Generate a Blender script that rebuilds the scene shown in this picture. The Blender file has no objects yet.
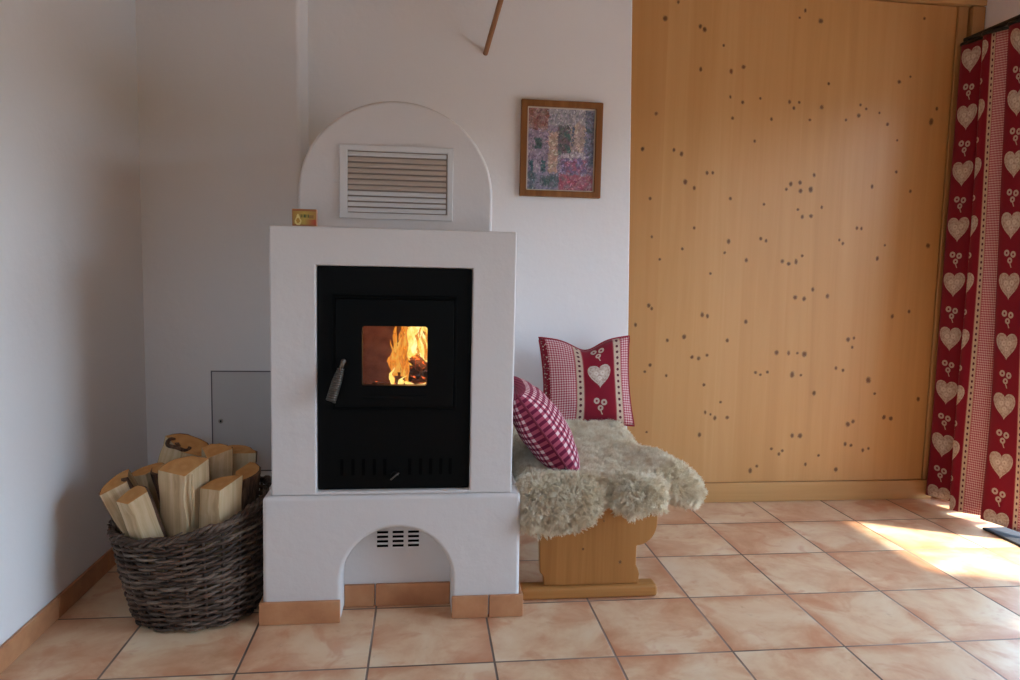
import bpy, bmesh, math, random
from mathutils import Vector, Matrix, noise as mnoise
from mathutils.geometry import tessellate_polygon
random.seed(7)
PI = math.pi
SC = bpy.context.scene
COL = SC.collection

# ------------------------------------------------------------------ node helpers
class X:
    """a value socket in a shader tree; arithmetic on it adds math nodes"""
    def __init__(s, t, sock): s.t, s.s = t, sock
    def _m(s, op, *a, clamp=False):
        n = s.t.nodes.new('ShaderNodeMath'); n.operation = op; n.use_clamp = clamp
        for i, v in enumerate((s,) + a):
            if isinstance(v, X): s.t.links.new(v.s, n.inputs[i])
            else: n.inputs[i].default_value = v
        return X(s.t, n.outputs[0])
    def __add__(s, o): return s._m('ADD', o)
    __radd__ = __add__
    def __sub__(s, o): return s._m('SUBTRACT', o)
    def __rsub__(s, o): return (s * -1) + o
    def __mul__(s, o): return s._m('MULTIPLY', o)
    __rmul__ = __mul__
    def __truediv__(s, o): return s._m('DIVIDE', o)
    def lt(s, o): return s._m('LESS_THAN', o)
    def gt(s, o): return s._m('GREATER_THAN', o)
    def mod(s, o): return s._m('FLOORED_MODULO', o)
    def abs(s): return s._m('ABSOLUTE')
    def sqrt(s): return s._m('SQRT')
    def floor(s): return s._m('FLOOR')
    def pow(s, o): return s._m('POWER', o)
    def mx(s, o): return s._m('MAXIMUM', o)
    def mn(s, o): return s._m('MINIMUM', o)
    def clamp(s): return s._m('ADD', 0.0, clamp=True)
    def ss(s, a, b):
        n = s.t.nodes.new('ShaderNodeMapRange'); n.interpolation_type = 'SMOOTHSTEP'
        s.t.links.new(s.s, n.inputs[0])
        n.inputs[1].default_value = a; n.inputs[2].default_value = b
        n.inputs[3].default_value = 0; n.inputs[4].default_value = 1
        return X(s.t, n.outputs[0])

class Mat:
    def __init__(s, name, rough=0.6, metal=0.0, spec=0.5):
        s.m = bpy.data.materials.new(name); s.m.use_nodes = True
        s.t = s.m.node_tree; s.t.nodes.clear()
        s.out = s.t.nodes.new('ShaderNodeOutputMaterial')
        s.b = s.t.nodes.new('ShaderNodeBsdfPrincipled')
        s.t.links.new(s.b.outputs[0], s.out.inputs[0])
        s.b.inputs['Roughness'].default_value = rough
        s.b.inputs['Metallic'].default_value = metal
        s.b.inputs['Specular IOR Level'].default_value = spec
    def n(s, kind): return s.t.nodes.new(kind)
    def link(s, a, b): s.t.links.new(a.s if isinstance(a, X) else a, b)
    def coord(s, which='Object'):
        return s.n('ShaderNodeTexCoord').outputs[which]
    def pos(s):
        return s.n('ShaderNodeNewGeometry').outputs['Position']
    def xyz(s, sock):
        n = s.n('ShaderNodeSeparateXYZ'); s.link(sock, n.inputs[0])
        return [X(s.t, o) for o in n.outputs]
    def vec(s, *a):
        n = s.n('ShaderNodeCombineXYZ')
        for i, v in enumerate(a):
            if isinstance(v, X): s.link(v, n.inputs[i])
            else: n.inputs[i].default_value = v
        return n.outputs[0]
    def scale(s, sock, sx, sy, sz, loc=(0, 0, 0)):
        n = s.n('ShaderNodeMapping'); s.link(sock, n.inputs[0])
        n.inputs['Scale'].default_value = (sx, sy, sz); n.inputs['Location'].default_value = loc
        return n.outputs[0]
    def noise(s, sock, scale, detail=3, rough=0.5, dist=0.0):
        n = s.n('ShaderNodeTexNoise'); s.link(sock, n.inputs['Vector'])
        n.inputs['Scale'].default_value = scale; n.inputs['Detail'].default_value = detail
        n.inputs['Roughness'].default_value = rough; n.inputs['Distortion'].default_value = dist
        return X(s.t, n.outputs['Fac'])
    def white(s, sock):
        n = s.n('ShaderNodeTexWhiteNoise'); n.noise_dimensions = '3D'; s.link(sock, n.inputs[0])
        return X(s.t, n.outputs['Value'])
    def rgb(s, c):
        n = s.n('ShaderNodeRGB'); n.outputs[0].default_value = (*c, 1); return n.outputs[0]
    def mix(s, fac, a, b, mode='MIX'):
        n = s.n('ShaderNodeMix'); n.data_type = 'RGBA'; n.blend_type = mode
        if isinstance(fac, X): s.link(fac, n.inputs[0])
        else: n.inputs[0].default_value = fac
        for i, c in ((6, a), (7, b)):
            if isinstance(c, tuple): n.inputs[i].default_value = (*c, 1)
            else: s.link(c, n.inputs[i])
        return n.outputs[2]
    def ramp(s, fac, stops):
        n = s.n('ShaderNodeValToRGB'); s.link(fac, n.inputs[0])
        e = n.color_ramp.elements
        while len(e) < len(stops): e.new(0.5)
        for i, (p, c) in enumerate(stops): e[i].position = p; e[i].color = (*c, 1)
        return n.outputs[0]
    def color(s, c):
        if isinstance(c, tuple): s.b.inputs['Base Color'].default_value = (*c, 1)
        else: s.link(c, s.b.inputs['Base Color'])
        return s
    def bump(s, h, strength=0.3, dist=0.01):
        n = s.n('ShaderNodeBump'); s.link(h, n.inputs['Height'])
        n.inputs['Strength'].default_value = strength; n.inputs['Distance'].default_value = dist
        s.link(n.outputs[0], s.b.inputs['Normal'])
        return s

def plain(name, c, rough=0.6, metal=0.0, var=0.08, scale=30, spec=0.5):
    m = Mat(name, rough, metal, spec)
    f = m.noise(m.coord(), scale, 4)
    d = tuple(v * (1 - var) for v in c); l = tuple(min(1, v * (1 + var)) for v in c)
    m.color(m.mix(f, d, l)); return m.m

# ------------------------------------------------------------------ materials
def mat_plaster(name, c):
    m = Mat(name, 0.9, spec=0.2)
    p = m.pos()
    a = m.noise(p, 1.6, 3); b = m.noise(p, 26, 5, 0.6)
    m.color(m.mix(a, tuple(v * .975 for v in c), tuple(v * 1.02 for v in c)))
    m.bump(b + m.noise(p, 7, 2) * 0.9, 0.16, 0.012)
    return m.m
M = {}
M['wall'] = mat_plaster('wall_plaster', (0.84, 0.83, 0.825))
M['stove_plaster'] = mat_plaster('stove_plaster', (0.72, 0.695, 0.68))

TILE = 0.335
def mat_floor():
    m = Mat('terracotta_tiles', 0.42, spec=0.45)
    x, y, z = m.xyz(m.pos())
    gx = (x - 0.8697) / TILE; gy = (y - 1.8267) / TILE
    fx = gx.mod(1.0); fy = gy.mod(1.0)
    ex = fx.mn(1.0 - fx); ey = fy.mn(1.0 - fy)
    e = ex.mn(ey)
    grout = 1.0 - e.ss(0.006, 0.012)
    cell = m.vec(gx.floor(), gy.floor(), 0.0)
    r1 = m.white(cell)
    cell2 = m.vec(gx.floor() + 31.7, gy.floor(), 4.0)
    r2 = m.white(cell2)
    v = m.vec(x + r1 * 9.0, y + r2 * 9.0, r1 * 5.0)
    n1 = m.noise(v, 4.2, 5, 0.62, 0.4)
    n2 = m.noise(v, 30, 4, 0.6)
    n3 = m.noise(v, 9, 3, 0.55, 0.8)
    base = m.ramp(n1, [(0.30, (0.60, 0.31, 0.165)), (0.44, (0.71, 0.44, 0.265)), (0.54, (0.79, 0.57, 0.36)), (0.68, (0.84, 0.67, 0.465))])
    base = m.mix(n3.ss(0.52, 0.72) * 0.55, base, (0.60, 0.24, 0.12))
    base = m.mix(e.ss(0.16, 0.0) * n1.ss(0.62, 0.4) * 0.55, base, (0.55, 0.22, 0.11))
    base = m.mix(r2 * 0.16, base, (0.62, 0.30, 0.16))
    base = m.mix(n2.ss(0.62, 0.80) * 0.4, base, (0.42, 0.19, 0.10))
    g = m.ramp(m.noise(m.pos(), 2.3, 2), [(0.40, (0.12, 0.08, 0.06)), (0.60, (0.34, 0.25, 0.20))])
    m.color(m.mix(grout, base, g))
    rr = 0.36 + n3 * 0.12 + grout * 0.4
    m.link(rr, m.b.inputs['Roughness'])
    m.bump((1.0 - grout) * 1.0 + n2 * 0.06, 0.5, 0.003)
    return m.m
M['floor'] = mat_floor()
def mat_tile(name):
    m = Mat(name, 0.5)
    o = m.n('ShaderNodeObjectInfo'); r = X(m.t, o.outputs['Random'])
    p = m.pos()
    n1 = m.noise(p, 9, 5, 0.6); n2 = m.noise(p, 40, 3)
    c = m.ramp(n1, [(0.3, (0.43, 0.185, 0.085)), (0.55, (0.55, 0.265, 0.125)), (0.75, (0.62, 0.35, 0.18))])
    c = m.mix(r * 0.35, c, (0.47, 0.20, 0.09))
    m.color(c); m.bump(n2, 0.15, 0.003); return m.m
M['tile'] = mat_tile('terracotta_skirting')
M['grout'] = plain('grout', (0.23, 0.17, 0.14), 0.9)

def mat_wood(name, a, b, c, sx=1.0, along='Z', rough=0.45, streak=1.0, boards=False):
    m = Mat(name, rough, spec=0.35)
    p = m.coord()
    sc = {'Z': (22, 22, 0.9), 'X': (0.9, 22, 22), 'Y': (22, 0.9, 22)}[along]
    v = m.scale(p, *[q * sx for q in sc])
    n1 = m.noise(v, 1.0, 5, 0.6, 0.6)
    sc2 = {'Z': (3.2, 3.2, .12), 'X': (.12, 3.2, 3.2), 'Y': (3.2, .12, 3.2)}[along]
    n2 = m.noise(m.scale(p, *sc2, loc=(3.1, 0, 0)), 1.0, 2)
    f = n1 * 0.6 * streak + n2 * (1 - 0.6 * streak)
    col = m.ramp(f, [(0.32, a), (0.5, b), (0.68, c)])
    if boards:
        px_ = m.xyz(p)[0]
        w_ = m.white(m.vec(((px_ + 0.22) / 0.315).floor(), 2.0, 5.0))
        col = m.mix(w_ * 0.38, col, tuple(v * k for v, k in zip(b, (0.86, 0.72, 0.58))))
    m.color(col)
    m.bump(n1, 0.06, 0.002)
    return m.m
M['pine_panel'] = mat_wood('pine_panel', (0.46, 0.228, 0.074), (0.54, 0.282, 0.100), (0.60, 0.335, 0.135), 1.0, 'Z', 0.38, 0.75, True)
M['pine_trim'] = mat_wood('pine_trim', (0.46, 0.235, 0.078), (0.53, 0.285, 0.103), (0.59, 0.34, 0.138), 1.0, 'X', 0.45)
M['pine_post'] = mat_wood('pine_post', (0.40, 0.20, 0.07), (0.47, 0.245, 0.09), (0.52, 0.29, 0.115), 1.0, 'Z', 0.5)
M['bench'] = mat_wood('bench_pine', (0.31, 0.125, 0.030), (0.40, 0.172, 0.046), (0.47, 0.222, 0.068), 1.3, 'Z', 0.42)
M['bench_x'] = mat_wood('bench_pine_rail', (0.37, 0.155, 0.04), (0.46, 0.21, 0.062), (0.52, 0.26, 0.088), 1.3, 'X', 0.42)
M['bench_y'] = mat_wood('bench_pine_board', (0.37, 0.155, 0.04), (0.46, 0.21, 0.062), (0.52, 0.26, 0.088), 1.3, 'Y', 0.42)
M['rod_wood'] = mat_wood('rod_wood', (0.30, 0.13, 0.06), (0.36, 0.165, 0.075), (0.42, 0.21, 0.10), 1.0, 'Y', 0.5)
M['frame_wood'] = mat_wood('frame_wood', (0.17, 0.062, 0.018), (0.25, 0.10, 0.03), (0.34, 0.15, 0.05), 1.5, 'Z', 0.4)
M['log_side'] = mat_wood('split_wood', (0.36, 0.23, 0.115), (0.60, 0.44, 0.25), (0.76, 0.62, 0.42), 2.6, 'Z', 0.8)
def mat_end():
    m = Mat('end_grain', 0.85, spec=0.2)
    p = m.coord(); x, y, z = m.xyz(p)
    r = (x * x + y * y).sqrt()
    n = m.noise(p, 28, 4)
    rings = (r * 190.0 + n * 4.0)._m('SINE')
    c = m.mix(rings * 0.18 + 0.35, (0.50, 0.23, 0.075), (0.64, 0.36, 0.14))
    c = m.mix(n.ss(0.55, 0.8) * 0.6, c, (0.36, 0.15, 0.05))
    m.color(c); m.bump(m.noise(p, 120, 3), 0.4, 0.003); return m.m
M['log_end'] = mat_end()
def mat_bark():
    m = Mat('bark', 0.9, spec=0.2)
    p = m.coord(); n = m.noise(m.scale(p, 60, 60, 14), 1.0, 5, 0.65, 0.6)
    m.color(m.ramp(n, [(0.35, (0.035, 0.02, 0.014)), (0.55, (0.14, 0.075, 0.045)), (0.7, (0.24, 0.14, 0.085))]))
    m.bump(n, 0.7, 0.008); return m.m
M['bark'] = mat_bark()
def mat_wicker(name, a, b, c):
    m = Mat(name, 0.6, spec=0.35)
    p = m.coord()
    n = m.noise(m.scale(p, 6, 6, 90), 1.0, 3, 0.6); k = m.noise(p, 55, 4)
    col = m.ramp(n * 0.7 + k * 0.3, [(0.34, a), (0.5, b), (0.68, c)])
    m.color(col); m.bump(k, 0.35, 0.002); return m.m
M['wicker'] = mat_wicker('dark_wicker', (0.020, 0.011, 0.007), (0.062, 0.036, 0.024), (0.17, 0.115, 0.085))
M['wicker_grey'] = mat_wicker('weathered_wicker', (0.06, 0.04, 0.03), (0.16, 0.115, 0.085), (0.30, 0.235, 0.185))
M['wicker_rim'] = mat_wicker('rim_wicker', (0.03, 0.018, 0.012), (0.095, 0.06, 0.042), (0.24, 0.17, 0.12))

M['iron'] = plain('black_enamel', (0.0028, 0.0030, 0.0029), 0.5, 0.0, 0.15, 60, 0.09)
M['iron_dark'] = plain('black_iron', (0.0015, 0.0015, 0.0015), 0.6, 0.0, 0.2, 60, 0.08)
M['black'] = plain('slot_black', (0.0016, 0.0016, 0.0016), 0.9, spec=0.05)
M['steel'] = plain('steel_spring', (0.17, 0.155, 0.135), 0.45, 1.0, 0.1, 90)
M['white_metal'] = plain('white_metal', (0.68, 0.68, 0.675), 0.45, 0.0, 0.03)
M['beige_metal'] = plain('tan_metal', (0.52, 0.43, 0.355), 0.45, 0.0, 0.05, 14)
M['grey_metal'] = plain('grey_metal_door', (0.62, 0.61, 0.60), 0.5, 0.0, 0.03, 8)
M['grey_gap'] = plain('door_gap', (0.12, 0.12, 0.13), 0.7)
M['tan_gap'] = plain('grille_inside', (0.30, 0.25, 0.21), 0.8)
M['brass'] = plain('lock_metal', (0.38, 0.35, 0.31), 0.35, 1.0)
M['rod_black'] = plain('curtain_rod_black', (0.006, 0.006, 0.007), 0.4)
M['mat'] = plain('doormat_fibre', (0.035, 0.04, 0.05), 0.95, 0, 0.4, 180)
M['terrace'] = plain('terrace_stone', (0.30, 0.30, 0.30), 0.9, 0, 0.1, 6)
M['window_frame'] = plain('window_frame_white', (0.7, 0.68, 0.64), 0.5)
def mat_brick():
    m = Mat('firebox_lining', 0.9, spec=0.2)
    p = m.pos(); n = m.noise(p, 30, 4)
    m.color(m.ramp(n, [(0.3, (0.22, 0.085, 0.04)), (0.7, (0.40, 0.17, 0.075))])); m.bump(n, 0.5, 0.006); return m.m
M['firebrick'] = mat_brick()
def mat_ember():
    m = Mat('charred_log', 0.9, spec=0.2)
    p = m.pos(); n = m.noise(p, 62, 4, 0.6, 0.5)
    m.color(m.mix(n, (0.012, 0.006, 0.005), (0.08, 0.03, 0.02)))
    g = n.ss(0.56, 0.70)
    m.link(m.mix(g, (0.0, 0.0, 0.0), (1.0, 0.16, 0.02)), m.b.inputs['Emission Color'])
    m.b.inputs['Emission Strength'].default_value = 2.2
    m.bump(n, 0.8, 0.01); return m.m
M['ember'] = mat_ember()
def mat_flame(name, lo, hi, strength, hole, top=(1.0, 0.86, 0.42)):
    m = Mat(name)
    x, y, z = m.xyz(m.pos())
    v = m.vec(x * 1.0, y * 1.0, z * 0.42)
    n = m.noise(v, 42, 3, 0.55, 1.2)
    em = m.n('ShaderNodeEmission')
    col = m.ramp(n, [(0.34, lo), (0.50, hi), (0.62, top)])
    m.link(col, em.inputs[0]); em.inputs[1].default_value = strength
    tr = m.n('ShaderNodeBsdfTransparent'); mx = m.n('ShaderNodeMixShader')
    m.link(n.ss(hole, hole + 0.14), mx.inputs[0])
    m.link(tr.outputs[0], mx.inputs[1]); m.link(em.outputs[0], mx.inputs[2])
    m.link(mx.outputs[0], m.out.inputs[0]); return m.m
M['flame_hot'] = mat_flame('flame_hot', (1.0, 0.50, 0.06), (1.0, 0.72, 0.20), 1.5, 0.22)
M['flame_orange'] = mat_flame('flame_orange', (0.75, 0.13, 0.01), (1.0, 0.31, 0.025), 0.95, 0.36, (1.0, 0.55, 0.10))
def mat_glass():
    m = Mat('stove_glass')
    g = m.n('ShaderNodeBsdfGlossy'); g.inputs['Roughness'].default_value = 0.05
    t = m.n('ShaderNodeBsdfTransparent'); t.inputs[0].default_value = (0.95, 0.93, 0.9, 1)
    x = m.n('ShaderNodeMixShader'); x.inputs[0].default_value = 0.035
    m.link(t.outputs[0], x.inputs[1]); m.link(g.outputs[0], x.inputs[2]); m.link(x.outputs[0], m.out.inputs[0])
    return m.m
M['glass'] = mat_glass()

PV = 0.249
def mat_heart(name, u0=0.0, v0=0.0, strip=0.0):
    """red band with hearts and flowers | lace trim | pink check | lace trim, repeated; uv in metres"""
    m = Mat(name, 0.9, spec=0.15)
    uvs = m.coord('UV')
    u, v, _ = m.xyz(uvs); eu = u.lt(strip) if strip else None; u = u + u0; v = v + v0
    P = 0.335; BW = 0.140; TW = 0.038
    um = u.mod(P)
    x = um - BW / 2
    vh = (v + PV / 2).mod(PV) - PV / 2
    hx = x / 0.0535; hy = (vh + 0.004) / 0.0535
    def heart(k):
        a = hx * k; b = hy * k
        q = b * 1.16 - a.abs().sqrt() * 0.82 + 0.22
        return (a * a + q * q)
    hv = heart(1.0)
    inh = hv.lt(1.0)
    red = (0.33, 0.008, 0.024); cream = (0.52, 0.42, 0.34)
    tex = m.noise(uvs, 900, 2)
    nn = m.noise(uvs, 95, 3, 0.6)
    fabric_red = m.mix(tex, (0.17, 0.005, 0.015), (0.24, 0.008, 0.023))
    def ring(cx, cy, r, X0, Y0):
        d = ((X0 - cx) * (X0 - cx) + (Y0 - cy) * (Y0 - cy)).sqrt()
        return d.lt(r) * d.gt(r * 0.36)
    # little flowers inside the heart
    deco = ring(-.015, .010, .011, x, vh).mx(ring(.015, .012, .011, x, vh)).mx(ring(0, -.012, .010, x, vh))
    hc = m.mix(nn.ss(0.48, 0.60) * 0.6, cream, (0.30, 0.17, 0.145))
    hc = m.mix(hv.gt(0.62) * hv.lt(0.74) * 0.35, hc, (0.36, 0.16, 0.13))
    hc = m.mix(deco * 0.55, hc, (0.74, 0.64, 0.55))
    vf = v.mod(PV) - PV / 2
    fl = ring(-.017, .010, .0135, x, vf).mx(ring(.016, .004, .0135, x, vf)).mx(ring(.0, -.021, .0125, x, vf))
    stem = (x + (vf + 0.03) * 0.4).abs().lt(0.0025) * (vf.lt(-0.03)) * (vf.gt(-0.05))
    c = m.mix(fl.mx(stem) * 0.85, fabric_red, cream)
    c = m.mix(inh, c, hc)
    # gingham
    k = 0.0105
    a = (u / k).mod(1.0).lt(0.5); b = (v / k).mod(1.0).lt(0.5)
    gi = m.ramp((a + b) * 0.5, [(0.0, (0.70, 0.56, 0.53)), (0.5, (0.55, 0.22, 0.24)), (1.0, (0.34, 0.02, 0.045))])
    c = m.mix(um.gt(BW), c, gi)
    # lace trims
    t1 = um.gt(BW) * um.lt(BW + TW); t2 = um.gt(P - TW)
    tc = um - t1 * (BW + TW / 2) - t2 * (P - TW / 2)
    vd = v.mod(0.026) - 0.013
    dd = ((tc * tc) + (vd * vd)).sqrt()
    lace = m.mix(nn.ss(0.45, 0.7) * 0.5, (0.56, 0.42, 0.31), (0.42, 0.28, 0.20))
    lace = m.mix(dd.lt(0.0062), lace, (0.10, 0.018, 0.03))
    lace = m.mix(tc.abs().gt(TW / 2 - 0.004), lace, (0.40, 0.10, 0.10))
    c = m.mix(t1 + t2, c, lace)
    if strip: c = m.mix(eu, c, m.mix(nn.ss(0.56, 0.62), fabric_red, cream))
    m.color(c)
    m.b.inputs['Sheen Weight'].default_value = 0.15
    m.bump(tex, 0.1, 0.001)
    return m.m
M['heart_cloth'] = mat_heart('heart_cloth')
M['heart_cushion'] = mat_heart('heart_cushion_cloth', -0.172, 0.034, 0.024)
def mat_gingham():
    m = Mat('gingham_cloth', 0.9, spec=0.15)
    uvs = m.coord('UV'); u, v, _ = m.xyz(uvs)
    k = 0.024
    a = (u / k).mod(1.0).lt(0.5); b = (v / k).mod(1.0).lt(0.5)
    t = m.noise(uvs, 700, 2)
    c = m.ramp((a + b) * 0.5, [(0.0, (0.78, 0.58, 0.57)), (0.40, (0.78, 0.58, 0.57)), (0.41, (0.40, 0.075, 0.12)), (0.9, (0.40, 0.075, 0.12)), (0.91, (0.13, 0.010, 0.035))])
    m.t.nodes[-1].name
    c = m.mix(t * 0.15, c, (0.3, 0.05, 0.08))
    for n in m.t.nodes:
        if n.type == 'VALTORGB': n.color_ramp.interpolation = 'CONSTANT'
    m.color(c); m.bump(t, 0.1, 0.001); return m.m
M['gingham'] = mat_gingham()
M['piping'] = plain('burgundy_piping', (0.17, 0.010, 0.03), 0.9)
M['piping_red'] = plain('red_piping', (0.30, 0.014, 0.03), 0.9)
def mat_wool(name, a, b):
    m = Mat(name, 0.85, spec=0.15)
    p = m.pos(); n = m.noise(p, 22, 3, 0.6)
    m.color(m.mix(n.ss(0.35, 0.65), a, b))
    m.b.inputs['Sheen Weight'].default_value = 0.2
    return m.m
M['wool'] = mat_wool('wool', (0.74, 0.62, 0.44), (0.90, 0.82, 0.66))
M['hide'] = mat_wool('hide', (0.62, 0.52, 0.38), (0.74, 0.64, 0.48))
def mat_vcol(name, rough=0.5):
    m = Mat(name, rough)
    a = m.n('ShaderNodeVertexColor'); a.layer_name = 'Col'
    m.color(a.outputs[0]); return m.m
M['paint'] = mat_vcol('oil_paint', 0.35)
M['print'] = mat_vcol('printed_card', 0.4)

# ------------------------------------------------------------------ mesh helpers
def tag(o, label=None, cat=None, group=None, kind=None):
    if label: o['label'] = label
    if cat: o['category'] = cat
    if group: o['group'] = group
    if kind: o['kind'] = kind
    return o
def obj(name, bm, mats, parent=None, smooth=False, bevel=0, seg=2, angle=40):
    me = bpy.data.meshes.new(name)
    bmesh.ops.recalc_face_normals(bm, faces=bm.faces[:])
    bm.to_mesh(me); bm.free()
    if not isinstance(mats, (list, tuple)): mats = [mats]
    for mm in mats: me.materials.append(mm)
    o = bpy.data.objects.new(name, me); COL.objects.link(o)
    if smooth:
        for p in me.polygons: p.use_smooth = True
    if bevel:
        md = o.modifiers.new('bevel', 'BEVEL'); md.width = bevel; md.segments = seg
        md.limit_method = 'ANGLE'; md.angle_limit = math.radians(angle)
        for p in me.polygons: p.use_smooth = True
        w = o.modifiers.new('wn', 'WEIGHTED_NORMAL'); w.keep_sharp = False
    if parent is not None:
        o.parent = parent
        if parent.parent is None: o.matrix_parent_inverse = Matrix.Translation(-Vector(parent.location))
    return o
def empty(name, loc):
    o = bpy.data.objects.new(name, None); COL.objects.link(o); o.location = loc
    o.empty_display_size = 0.05
    return o
# geometry is written in room coordinates; a part's inverse cancels its thing's location
def box(bm, x0, x1, y0, y1, z0, z1, mi=0):
    vs = [bm.verts.new((x, y, z)) for x in (x0, x1) for y in (y0, y1) for z in (z0, z1)]
    for f in ((0, 1, 3, 2), (4, 6, 7, 5), (0, 4, 5, 1), (2, 3, 7, 6), (0, 2, 6, 4), (1, 5, 7, 3)):
        fc = bm.faces.new([vs[i] for i in f]); fc.material_index = mi
    return vs
def B(): return bmesh.new()
def boxbm(*a):
    bm = B(); box(bm, *a); return bm
def prism_xz(bm, pts, y0, y1, mi=0):
    """closed outline in XZ extruded from y0 to y1"""
    a = [bm.verts.new((p[0], y0, p[1])) for p in pts]; b = [bm.verts.new((p[0], y1, p[1])) for p in pts]
    n = len(pts)
    f = bm.faces.new(a); f.material_index = mi
    f = bm.faces.new(b[::-1]); f.material_index = mi
    for i in range(n):
        j = (i + 1) % n
        f = bm.faces.new((a[i], b[i], b[j], a[j])); f.material_index = mi
def ring_xz(bm, o, i, y0, y1, yi=None):
    """rectangular frame o=(x0,x1,z0,z1) with opening i, front y0, back y1"""
    def rect(r, y): return [bm.verts.new(p) for p in ((r[0], y, r[2]), (r[1], y, r[2]), (r[1], y, r[3]), (r[0], y, r[3]))]
    of, ob, jf, jb = rect(o, y0), rect(o, y1), rect(i, y0 if yi is None else yi), rect(i, y1)
    for k in range(4):
        l = (k + 1) % 4
        bm.faces.new((of[k], of[l], jf[l], jf[k])); bm.faces.new((ob[k], jb[k], jb[l], ob[l]))
        bm.faces.new((of[k], ob[k], ob[l], of[l])); bm.faces.new((jf[k], jf[l], jb[l], jb[k]))
def tube(bm, pts, r, n=8, closed=False, mi=0, flat=1.0):
    pts = [Vector(p) for p in pts]; N = len(pts)
    rad = r if isinstance(r, (list, tuple)) else [r] * N
    rings = []; up = Vector((0.13, 0.21, 0.97)).normalized()
    for i, p in enumerate(pts):
        a = pts[(i - 1) % N] if (closed or i) else p; b = pts[(i + 1) % N] if (closed or i < N - 1) else p
        t = (b - a).normalized()
        s = t.cross(up)
        if s.length < 1e-4: s = t.cross(Vector((1, 0, 0)))
        s.normalize(); q = s.cross(t)
        rings.append([bm.verts.new(p + s * math.cos(k * 2 * PI / n) * rad[i] + q * math.sin(k * 2 * PI / n) * rad[i] * flat) for k in range(n)])
    for i in range(N if closed else N - 1):
        a, b = rings[i], rings[(i + 1) % N]
        for k in range(n):
            f = bm.faces.new((a[k], a[(k + 1) % n], b[(k + 1) % n], b[k])); f.material_index = mi
    if not closed:
        bm.faces.new(rings[0]).material_index = mi; bm.faces.new(rings[-1][::-1]).material_index = mi
def cyl(bm, a, b, r, n=16): tube(bm, [a, b], r, n)
def arc(cx, cz, r, a0, a1, n, rz=None):
    rz = r if rz is None else rz
    return [(cx + r * math.cos(math.radians(a0 + (a1 - a0) * i / n)), cz + rz * math.sin(math.radians(a0 + (a1 - a0) * i / n))) for i in range(n + 1)]
def struct(name, bm, m, **k): return tag(obj(name, bm, m, **k), kind='structure')

# ------------------------------------------------------------------ room shell
YB, YF = 3.10, -1.9        # picture wall, wall behind the viewer
XL, XR = -1.065, 2.52      # left wall, window wall
ZC = 2.46
struct('floor', boxbm(XL - .3, 2.83, YF - .2, 3.4, -.12, 0), M['floor'])
struct('ceiling', boxbm(XL - .3, 2.83, YF - .2, 3.4, ZC, ZC + .15), M['pine_trim'])
struct('wall_left', boxbm(XL - .3, XL, YF - .2, 3.4, 0, ZC), M['wall'])
RW = (-.30, .40, 1.30, 2.05)  # unseen rear opening, added for soft frontal light
bm = B(); ring_xz(bm, (XL, XR, 0, ZC), RW, YF - .2, YF)
struct('wall_rear', bm, M['wall'])
bm = B(); ring_xz(bm, RW, (RW[0] + .06, RW[1] - .06, RW[2] + .06, RW[3] - .06), YF - .16, YF - .10); box(bm, .145, .205, YF - .16, YF - .10, RW[2] + .06, RW[3] - .06)
struct('rear_fill_window', bm, M['window_frame'])
struct('wall_niche', boxbm(XL - .1, -.476, 2.90, 3.4, 0, ZC), M['wall'], bevel=.017, seg=4)
bm = B(); prism_xz(bm, [(-.6, 0), (.930, 0), (.868, ZC), (-.6, ZC)], YB, YB + .0115); box(bm, -.6, .855, YB + .0117, 3.4, 0, ZC)
struct('wall_back', bm, M['wall'], bevel=.006)
struct('wall_behind_panel', boxbm(.8552, 2.83, 3.2, 3.4, 0, ZC), M['wall'])
# window wall: a glazed door beside the curtain and a wide window nearer the viewer
DA = (1.90, 2.97, 0.0, 2.06); WB = (0.36, 1.66, 0.0, 2.08)
bm = B()
box(bm, XR, 2.82, DA[1], 3.4, 0, ZC)
box(bm, XR, 2.82, DA[0], DA[1], DA[3], ZC)
box(bm, XR, 2.82, WB[1], DA[0], 0, ZC)
box(bm, XR, 2.82, WB[0], WB[1], WB[3], ZC)
box(bm, XR, 2.82, YF - .2, WB[0], 0, ZC)
struct('wall_right', bm, M['wall'])
def win_frame(name, y0, y1, z0, z1, nm):
    bm = B(); w = .06
    box(bm, 2.70, 2.76, y0, y0 + w, z0, z1); box(bm, 2.70, 2.76, y1 - w, y1, z0, z1)
    box(bm, 2.70, 2.76, y0 + w, y1 - w, z1 - w, z1); box(bm, 2.70, 2.76, y0 + w, y1 - w, z0, z0 + w * .6)
    for k in range(1, nm):
        yc = y0 + (y1 - y0) * k / nm
        box(bm, 2.70, 2.76, yc - .035, yc + .035, z0 + w * .6, z1 - w)
    struct(name, bm, M['window_frame'])
win_frame('door_1', *DA, 1); win_frame('door_2', *WB, 2)
struct('outside_terrace', boxbm(-14, 16, -14, 14, -.30, -.13), M['terrace'])

# terracotta skirting along the left wall
bm = B()
y = -1.85
while y < 2.89:
    y2 = min(y + .331, 2.898); box(bm, XL + .0005, XL + .012, y, y2, 0.0005, .066); y = y2 + .004
struct('baseboard_left', bm, M['tile'], bevel=.002, seg=1)

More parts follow.
